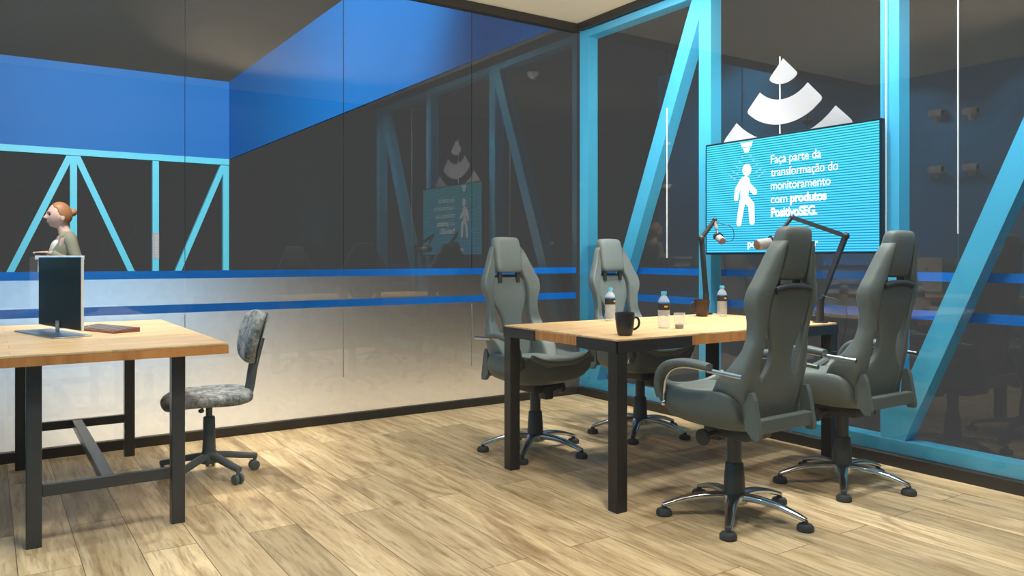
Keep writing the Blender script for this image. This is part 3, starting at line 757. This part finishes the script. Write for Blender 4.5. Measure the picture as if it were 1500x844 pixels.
# ------------------------------------------------------------------ microphones on boom arms
def box_bar(b, p, q, w, h, up=(0, 0, 1)):
    b.sweep([p, q], [(-w, -h), (w, -h), (w, h), (-w, h)], up)
def mic(label, clamp, elbow, peak, head, aim, cable, k):
    t = thing('microphone_arm', label, 'microphone', clamp)
    o0 = Vector(clamp); L_ = lambda p: Vector(p)-o0
    b = MB(); b.cyl((0, 0, 0), (0, 0, .135), .019, None, 18); b.box((-.026, -.032, 0), (.026, .032, .012), .003); b.build('pole_clamp', M['mic_dark'], t, True)
    e, p, h = L_(elbow), L_(peak), L_(head)
    b = MB(); box_bar(b, (0, 0, .12), e, .010, .013, (0, 1, .01)); b.sphere(e, .021, 14, 10); b.build('lower_arm', M['mic_dark'], t, True)
    b = MB(); box_bar(b, e, p, .009, .012, (0, 1, .01)); b.sphere(p, .016, 12, 8); b.build('upper_arm', M['mic_dark'], t, True)
    m_ = p.lerp(h, .52)
    b = MB(); b.cyl(p, m_, .012, .010, 12); b.cyl(m_, h+Vector((0, 0, .0)), .005, None, 10); b.build('mic_holder', M['mic_grey'] if aim[2] < -.2 else M['mic_dark'], t, True)
    a = Vector(aim).normalized()
    b = MB(); b.lathe([(k*r_, k*z_) for r_, z_ in ((.0, -.055), (.018, -.055), (.026, -.046), (.027, .0), (.027, .012))], 20, h, a); mb_ = b.build('mic_body', M['mic_dark'], t, True)
    b = MB(); b.lathe([(k*r_, k*z_) for r_, z_ in ((.0275, .010), (.029, .014), (.029, .080), (.027, .086))], 22, h, a); b.build('mic_sleeve', M['mic_grey'], mb_, True)
    b = MB(); b.lathe([(k*r_, k*z_) for r_, z_ in ((.0, .0845), (.0265, .0845), (.025, .092), (.012, .095), (0, .096))], 22, h, a); b.build('mic_grille', M['rust'], mb_, True)
    s_ = a.cross(Vector((0, 0, 1))).normalized(); up = s_.cross(a)
    b = MB(); b.tube([h+a*.0+(s_*math.cos(x)+up*math.sin(x))*.036*k for x in [R(-20+i*20) for i in range(12)]], .0045, 8, a); b.build('shock_mount', M['mic_dark'], mb_, True)
    b = MB(); b.tube(catmull([L_(c) for c in cable], 6), .0022, 6); b.build('cable', M['mic_dark'], t, True)
mic('black microphone boom arm standing behind the brown mug', (-.285, -1.625, TZ), (-.297, -1.60, 1.222), (-.200, -1.62, 1.338), (-.212, -1.66, 1.226), (-.46, -.9, -.36),
    [(-.215, -1.62, 1.35), (-.195, -1.66, 1.315), (-.135, -1.70, 1.29), (-.120, -1.70, 1.22), (-.165, -1.68, 1.20)], .80)
mic('black microphone boom arm reaching across from the right end of the table', (-.245, -2.400, TZ-.005), (-.190, -2.515, 1.217), (-.170, -2.165, 1.332), (-.275, -2.105, 1.185), (-1.0, .30, -.12),
    [(-.26, -2.42, .90), (-.20, -2.50, .86), (-.20, -2.53, .78), (-.22, -2.50, .62), (-.25, -2.47, .60), (-.30, -2.46, .585)], 1.08)

# ------------------------------------------------------------------ cameras, shelf on the blue wall
def make_bullet():
    t = thing('security_camera', '', 'camera', (0, 0, 0), 0, 'bullet cameras on the blue wall')
    b = MB(); b.lathe([(0, 0), (.036, 0), (.036, .010), (.018, .014), (.014, .05), (0, .05)], 18, (0, 0, -.05), (1, 0, 0)); b.build('wall_mount', M['cam_white'], t, True)
    b = MB(); b.lathe([(0, -.06), (.032, -.06), (.036, -.05), (.036, .095), (.034, .10), (.034, .085), (0, .085)], 22, (.050, 0, 0), (.22, -1, -.06)); bd = b.build('body', M['cam_white'], t, True)
    b = MB(); b.lathe([(0, .084), (.0335, .084), (.0335, .088), (.014, .088), (.012, .093), (0, .094)], 22, (.050, 0, 0), (.22, -1, -.06)); b.build('lens', M['cam_dark'], bd, True)
    b = MB(); b.cyl((.012, 0, -.05), (.05, 0, -.03), .010); b.build('bracket', M['cam_white'], t, True)
    return t
cm = make_bullet(); cm.location = (XW, -.75, 2.57); cm['label'] = 'white bullet camera on the blue wall, upper one nearer the left glass wall'
dup(cm, (XW, -1.09, 2.54), 0, 'white bullet camera on the blue wall, upper one farther from the left glass wall')
dup(cm, (XW, -.75, 2.00), 0, 'white bullet camera on the blue wall, lower one nearer the left glass wall')
dup(cm, (XW, -1.09, 1.99), 0, 'white bullet camera on the blue wall, lower one farther from the left glass wall')
def make_dome():
    t = thing('dome_camera', '', 'camera', (0, 0, 0), 0, 'dome cameras on the blue wall')
    b = MB(); b.lathe([(0, 0), (.012, 0), (.012, .10), (0, .10)], 10, (0, 0, .07), (1, 0, 0)); b.lathe([(0, .0), (.062, .0), (.066, -.03), (.06, -.05)], 22, (.10, 0, .07)); b.build('arm', M['cam_white'], t, True)
    b = MB(); b.sphere((.10, 0, .02), .056, 18, 12, (1, 1, .95)); b.build('dome', M['cam_dark'], t, True); return t
dm = make_dome(); dm.location = (XW, .70, 2.68); dm['label'] = 'lone dome camera on the blue wall just beyond the left glass wall'
dup(dm, (XW, 3.00, 2.66), 0, 'upper dome camera at the outer end of the blue wall')
dup(dm, (XW, 3.00, 2.06), 0, 'lower dome camera at the outer end of the blue wall')
b = MB(); b.box((XW, -1.29, 1.03), (XW+.085, -.06, 1.10), .004); tag(b.build('wall_shelf', M['shelf']), 'long teal shelf on the blue wall behind the desk', 'shelf')
b = MB(); b.box((XW, 2.45, 1.00), (XW+.085, 3.25, 1.10), .004); tag(b.build('wall_shelf', M['shelf']), 'short teal shelf at the outer end of the blue wall', 'shelf')

# ------------------------------------------------------------------ the woman beyond the left glass and her counter
WX, WY = -3.446, 2.69
F_ = Vector((-.831, .556, 0)); FW = Vector((.556, .831, 0))
cnt = thing('reception_counter', 'narrow white counter the woman rests her hands on', 'counter', (WX-.045, WY-.36, 0), R(-4))
b = MB(); b.box((-.155, -.11, 0), (.155, .11, 1.085), .004); b.build('counter_body', M['mon_white'], cnt)
b = MB(); b.box((-.172, -.13, 1.085), (.172, .13, 1.118), .004); b.build('countertop', M['mon_white'], cnt)
wm = thing('person', 'woman with red hair in a bun and olive jacket standing in profile behind the glass', 'person', (WX, WY, 0), R(97))

def skin_mesh(verts, edges, radii, sub=2):
    me = bpy.data.meshes.new('tmp'); me.from_pydata(verts, edges, [])
    o = bpy.data.objects.new('tmp', me); COL.objects.link(o)
    o.modifiers.new('s', 'SKIN')
    for v, r in zip(me.skin_vertices[0].data, radii):
        v.radius = r if isinstance(r, tuple) else (r, r)
    me.skin_vertices[0].data[0].use_root = True
    sm = o.modifiers.new('ss', 'SUBSURF'); sm.levels = sub; sm.render_levels = sub
    bpy.context.view_layer.update(); dg = bpy.context.evaluated_depsgraph_get()
    r = bpy.data.meshes.new_from_object(o.evaluated_get(dg)); bpy.data.objects.remove(o); return r
def remesh(bm, vox, name, mat, parent, smooth=8):
    me = bpy.data.meshes.new(name); bmesh.ops.recalc_face_normals(bm, faces=bm.faces); bm.to_mesh(me); bm.free()
    o = bpy.data.objects.new('tmp', me); COL.objects.link(o)
    md = o.modifiers.new('r', 'REMESH'); md.mode = 'VOXEL'; md.voxel_size = vox; md.use_smooth_shade = True
    s_ = o.modifiers.new('sm', 'SMOOTH'); s_.factor = .5; s_.iterations = smooth
    bpy.context.view_layer.update(); dg = bpy.context.evaluated_depsgraph_get()
    m2 = bpy.data.meshes.new_from_object(o.evaluated_get(dg)); bpy.data.objects.remove(o)
    m2.materials.clear(); m2.materials.append(mat)
    for p in m2.polygons: p.use_smooth = True
    r = bpy.data.objects.new(name, m2); COL.objects.link(r); r.parent = parent; return r
def head_shape(v):
    """unit-sphere point to head surface (face towards +y)"""
    x, y, z = v
    px, py, pz = x*.071, y*.090, z*.108
    if z < 0: px *= 1-.26*(-z)**1.6; py *= 1-.02*(-z); 
    if y > 0 and z < .1: py += .010*(1-abs(x))*max(0, min(1, (.1-z)))
    if y < 0 and z < -.3: py *= 1-.35*(-z-.3)
    g = lambda cx, cz_, sx, sz: math.exp(-((x-cx)/sx)**2-((z-cz_)/sz)**2)
    if y > 0:
        py += .026*g(0, -.20, .13, .13)+.012*g(0, .0, .10, .18)      # nose tip and bridge
        py += .007*g(0, -.50, .24, .08)+.006*g(0, -.62, .22, .06)     # lips
        py += .014*g(0, -.84, .34, .16)                               # chin
        py -= .010*(g(.40, .02, .17, .12)+g(-.40, .02, .17, .12))      # eye sockets
        py += .004*g(0, .22, .6, .10)                                # brow
        px += math.copysign(.004*g(.5, -.25, .3, .2), x) if abs(x) > .2 else 0
    return Vector((px, py, pz))
HC = Vector((0, .028, 1.462))
bm = bmesh.new()
def add_mesh(bm, me): bm.from_mesh(me)
# torso, neck, arms, legs
V = [(0, 0, .86), (0, -.005, .98), (0, .0, 1.10), (0, -.012, 1.22), (0, -.020, 1.295), (0, -.004, 1.345), (0, .012, 1.40)]
Rr = [(.155, .10), (.125, .085), (.135, .092), (.140, .082), (.075, .06), (.046, .048), (.048, .052)]
Ed = [(i, i+1) for i in range(6)]
for s in (-1, 1):
    k = len(V)
    V += [(s*.150, -.020, 1.262), (s*.190, -.055, 1.14), (s*.205, -.075, 1.045), (s*.15, .04, 1.10), (s*.085, .125, 1.146)]
    Rr += [.050, .042, .037, .033, .024]
    Ed += [(3, k), (k, k+1), (k+1, k+2), (k+2, k+3), (k+3, k+4)]
    k2 = len(V)
    V += [(s*.085, .0, .78), (s*.090, .01, .46), (s*.092, -.01, .10), (s*.094, .05, .05), (s*.096, .14, .035)]
    Rr += [.085, .056, .038, .036, .026]
    Ed += [(0, k2), (k2, k2+1), (k2+1, k2+2), (k2+2, k2+3), (k2+3, k2+4)]
add_mesh(bm, skin_mesh(V, Ed, Rr))
# hands: palm, four fingers of their own lengths, thumb from the side of the palm
for s in (-1, 1):
    wv_ = Vector((s*.085, .125, 1.146)); d = Vector((-s*.80, .60, -.02)).normalized(); sd = Vector((0, 0, 1)).cross(d).normalized()*s
    up = Vector((0, 0, 1))
    hv = [tuple(wv_), tuple(wv_+d*.035), tuple(wv_+d*.072)]; hr_ = [(.020, .014), (.027, .013), (.030, .011)]; he = [(0, 1), (1, 2)]
    add_mesh(bm, skin_mesh(hv, he, hr_))
    for off, ln in ((-.024, .058), (-.008, .068), (.008, .064), (.023, .050)):
        p0 = wv_+d*.062+sd*off; fv = [p0, p0+d*ln*.40+up*.004, p0+d*ln*.75-up*.003, p0+d*ln-up*.014]
        add_mesh(bm, skin_mesh([tuple(p) for p in fv], [(0, 1), (1, 2), (2, 3)], [.0085, .0080, .0072, .0062], 1))
    p0 = wv_+d*.022-sd*.020; tv = [p0, p0-sd*.022+d*.020, p0-sd*.030+d*.045, p0-sd*.028+d*.062]
    add_mesh(bm, skin_mesh([tuple(p) for p in tv], [(0, 1), (1, 2), (2, 3)], [.010, .0095, .0085, .0070], 1))
hd = MB(); vs_ = hd.sphere((0, 0, 0), 1.0, 64, 48)
for v in vs_: v.co = head_shape(v.co)+HC
for s in (-1, 1): hd.sphere(HC+Vector((s*.070, -.012, -.022)), .026, 14, 10, (.35, .75, 1.15))
bmesh.ops.recalc_face_normals(hd.bm, faces=hd.bm.faces)
tmpm = bpy.data.meshes.new('h'); hd.bm.to_mesh(tmpm); hd.bm.free(); bm.from_mesh(tmpm)
body = remesh(bm, .0042, 'body', M['skin'], wm, 3)
for s in (-1, 1):
    b = MB(); b.sphere(HC+Vector((s*.028, .0775, .004)), .0085, 12, 8, (1.5, .6, .7)); b.build('eye', M['eye'], wm, True)
    b = MB(); b.tube([HC+Vector((s*.014, .090, .024)), HC+Vector((s*.030, .088, .029)), HC+Vector((s*.045, .076, .024))], .003, 6); b.build('eyebrow', M['hair'], wm, True)
b = MB(); b.sphere(HC+Vector((0, .0925, -.060)), .013, 14, 8, (1.5, .45, .45)); b.build('mouth', M['lip'], wm, True)
# hair: cap swept back into a bun
bm = bmesh.new(); hd = MB(); vs_ = hd.sphere((0, 0, 0), 1.0, 48, 36)
keep = []
for v in vs_:
    u = v.co.copy(); p = head_shape(Vector((u.x, min(u.y, .55), u.z)))
    line = .52 if u.y > .40 else (.52-1.10*min(1, max(0, (.40-u.y)/.62)))
    k = 1.0 if u.z > line-.0 else .86
    v.co = Vector((p.x*1.10*k, (p.y*1.08-.004)*k, p.z*1.075*k))+HC
hd.sphere(HC+Vector((0, -.108, .030)), .034, 18, 12, (1.0, .82, 1.0))
hd.sphere(HC+Vector((0, -.075, .020)), .030, 14, 10)
t1 = bpy.data.meshes.new('h'); hd.bm.to_mesh(t1); hd.bm.free(); bm.from_mesh(t1)
remesh(bm, .0045, 'hair', M['hair'], wm, 4)
# blouse, jacket, trousers
bm = bmesh.new()
V = [(0, .004, .90), (0, .008, 1.00), (0, .012, 1.10), (0, .004, 1.20), (0, -.004, 1.262)]
add_mesh(bm, skin_mesh(V, [(i, i+1) for i in range(4)], [(.135, .092), (.122, .088), (.138, .106), (.138, .102), (.096, .076)]))
remesh(bm, .007, 'blouse', M['blouse'], wm, 3)
def jacket_rings(mb):
    rings = []
    for z, w, d, y0, gap in ((.84, .185, .128, -.004, 20), (.92, .165, .115, -.006, 12), (1.00, .145, .104, -.004, 6), (1.07, .152, .112, .002, 10), (1.14, .164, .118, .002, 22), (1.20, .178, .108, -.010, 32), (1.25, .174, .090, -.018, 42), (1.285, .140, .082, -.020, 36), (1.312, .088, .070, -.016, 40), (1.332, .064, .060, -.012, 46)):
        o_, i_ = [], []
        for k in range(25):
            a = R(90+gap+(360-2*gap)*k/24)
            o_.append(Vector((w*math.cos(a), y0+d*math.sin(a), z))); i_.append(Vector(((w-.012)*math.cos(a), y0+(d-.012)*math.sin(a), z)))
        rings.append(o_+i_[::-1])
    mb.loft(rings)
b = MB(); jacket_rings(b)
jk = b.build('jacket', M['jacket'], wm, True, 1)
for s in (-1, 1):
    b = MB(); b.sweep(catmull([(s*.110, -.016, 1.268), (s*.160, -.026, 1.240), (s*.190, -.050, 1.14), (s*.208, -.076, 1.04), (s*.168, .01, 1.075), (s*.105, .098, 1.134)], 5), superell(.054, .054, 14, 2), (1, 0, 0), [1.02-.38*i/25 for i in range(26)]); b.build('sleeve', M['jacket'], jk, True)
for s in (-1, 1):
    b = MB(); b.sweep(catmull([(s*.084, .0, .88), (s*.088, .005, .70), (s*.090, .01, .46), (s*.092, -.008, .09)], 6), superell(.088, .088, 14, 2), (0, 1, 0), [1.06-.42*i/18 for i in range(19)]); b.build('trousers', M['trouser'], wm, True)
    b = MB(); b.sphere((s*.095, .07, .036), .05, 14, 10, (.85, 2.2, .72)); b.build('shoe', M['chair_dark'], wm, True)

# ------------------------------------------------------------------ light
def spot(name, loc, to, w, cone, blend, col, r=.08):
    l = bpy.data.lights.new(name, 'SPOT'); l.energy = w; l.spot_size = R(cone); l.spot_blend = blend; l.color = col; l.shadow_soft_size = r
    o = bpy.data.objects.new(name, l); COL.objects.link(o); o.location = loc
    o.rotation_euler = (Vector(to)-Vector(loc)).to_track_quat('-Z', 'Y').to_euler(); return o
def area(name, loc, to, w, sx, sy, col, spread=180):
    l = bpy.data.lights.new(name, 'AREA'); l.shape = 'RECTANGLE'; l.size = sx; l.size_y = sy; l.energy = w; l.color = col; l.spread = R(spread)
    o = bpy.data.objects.new(name, l); COL.objects.link(o); o.location = loc
    o.rotation_euler = (Vector(to)-Vector(loc)).to_track_quat('-Z', 'Y').to_euler(); return o
WARM = (1.0, .915, .79)
for i, (x, y, w) in enumerate(((-2.4, -.9, 56), (-2.0, -2.9, 92), (-3.2, -2.8, 78), (-.9, -3.4, 62), (-2.4, -3.75, 155), (-.9, -.6, 40))):
    spot('ceiling_spot', (x, y, ZC-.02), (x, y, 0), w, 128, .75, WARM, .09)
# tighter spots over the desk and the meeting table
spot('desk_spot', (-3.15, -.30, ZC-.02), (-3.15, -.28, 0), 270, 52, .8, WARM, .07)
spot('table_spot', (-.50, -1.85, ZC-.02), (-.50, -1.85, 0), 270, 62, .8, WARM, .07)
# unseen fill spots added to brighten the cyan truss and the blue wall
for y, yt in ((-3.5, -3.4), (-2.5, -2.4), (-1.5, -.75)):
    spot('wall_fill', (-.62, y, ZC-.02), (.10, yt, 1.5), 140 if y < -3 else 98, 120, .7, (.94, .98, 1), .06)
for y in (-3.0, -1.7, -.5):
    spot('wall_fill', (-3.45, y, ZC-.02), (XW, y, 1.9), 85, 110, .7, (1, .97, .93), .06)
spot('wall_fill', (-3.2, 1.7, 3.6), (XW, 1.8, 2.2), 150, 120, .7, (1, .97, .93), .06)
# added fill spot without a fixture, lifting ceiling, truss and chair backs
spot('ceiling_fill', (-2.6, -3.85, 1.3), (-1.0, -.9, 2.99), 450, 76, .7, WARM, .03)
# unseen area lights added behind the frosted film to give its gradient
area('warm_film_fill', (-2.1, .36, .04), (-2.1, .0, .20), 25, 3.3, .06, (1.0, .80, .54))
area('warm_film_fill', (-3.15, .70, .24), (-3.15, .0, .36), 23, 1.9, .3, (1.0, .86, .68))
area('cool_film_fill', (-3.55, .6, .84), (-3.55, .0, .95), 26, 1.2, .12, (.30, .62, 1.0))

# added hall fills: two unseen spots for the bulkheads, one for the woman
spot('bulkhead_fill', (-3.4, -1.5, 6.0), (-1.2, 11, 3.0), 3950, 75, .5, (1, .98, .95), .4)
spot('bulkhead_fill', (-6.0, -.6, 6.2), (-.0, 9.5, 3.8), 3500, 58, .9, (1, .98, .95), .4)
spot('woman_fill', (-3.9, 1.0, 4.3), (-3.45, 2.65, 1.2), 560, 50, .5, (1, .96, .9), .15)

w = bpy.data.worlds.new('hall_dark'); sc.world = w; w.use_nodes = True
bg = w.node_tree.nodes['Background']; bg.inputs[0].default_value = (.0555, .0550, .0540, 1); bg.inputs[1].default_value = 1.0

# ------------------------------------------------------------------ camera
cam = bpy.data.cameras.new('camera'); co = bpy.data.objects.new('camera', cam); COL.objects.link(co)
co.location = (-3.9931, -5.0054, 1.1); co.rotation_euler = (R(90), 0, -math.atan2(771, 1152))
cam.sensor_width = 36.0; cam.lens = 1152/1500*36; cam.shift_y = -44/1500; cam.shift_x = 0.0; cam.clip_start = .02; cam.clip_end = 100
sc.camera = co
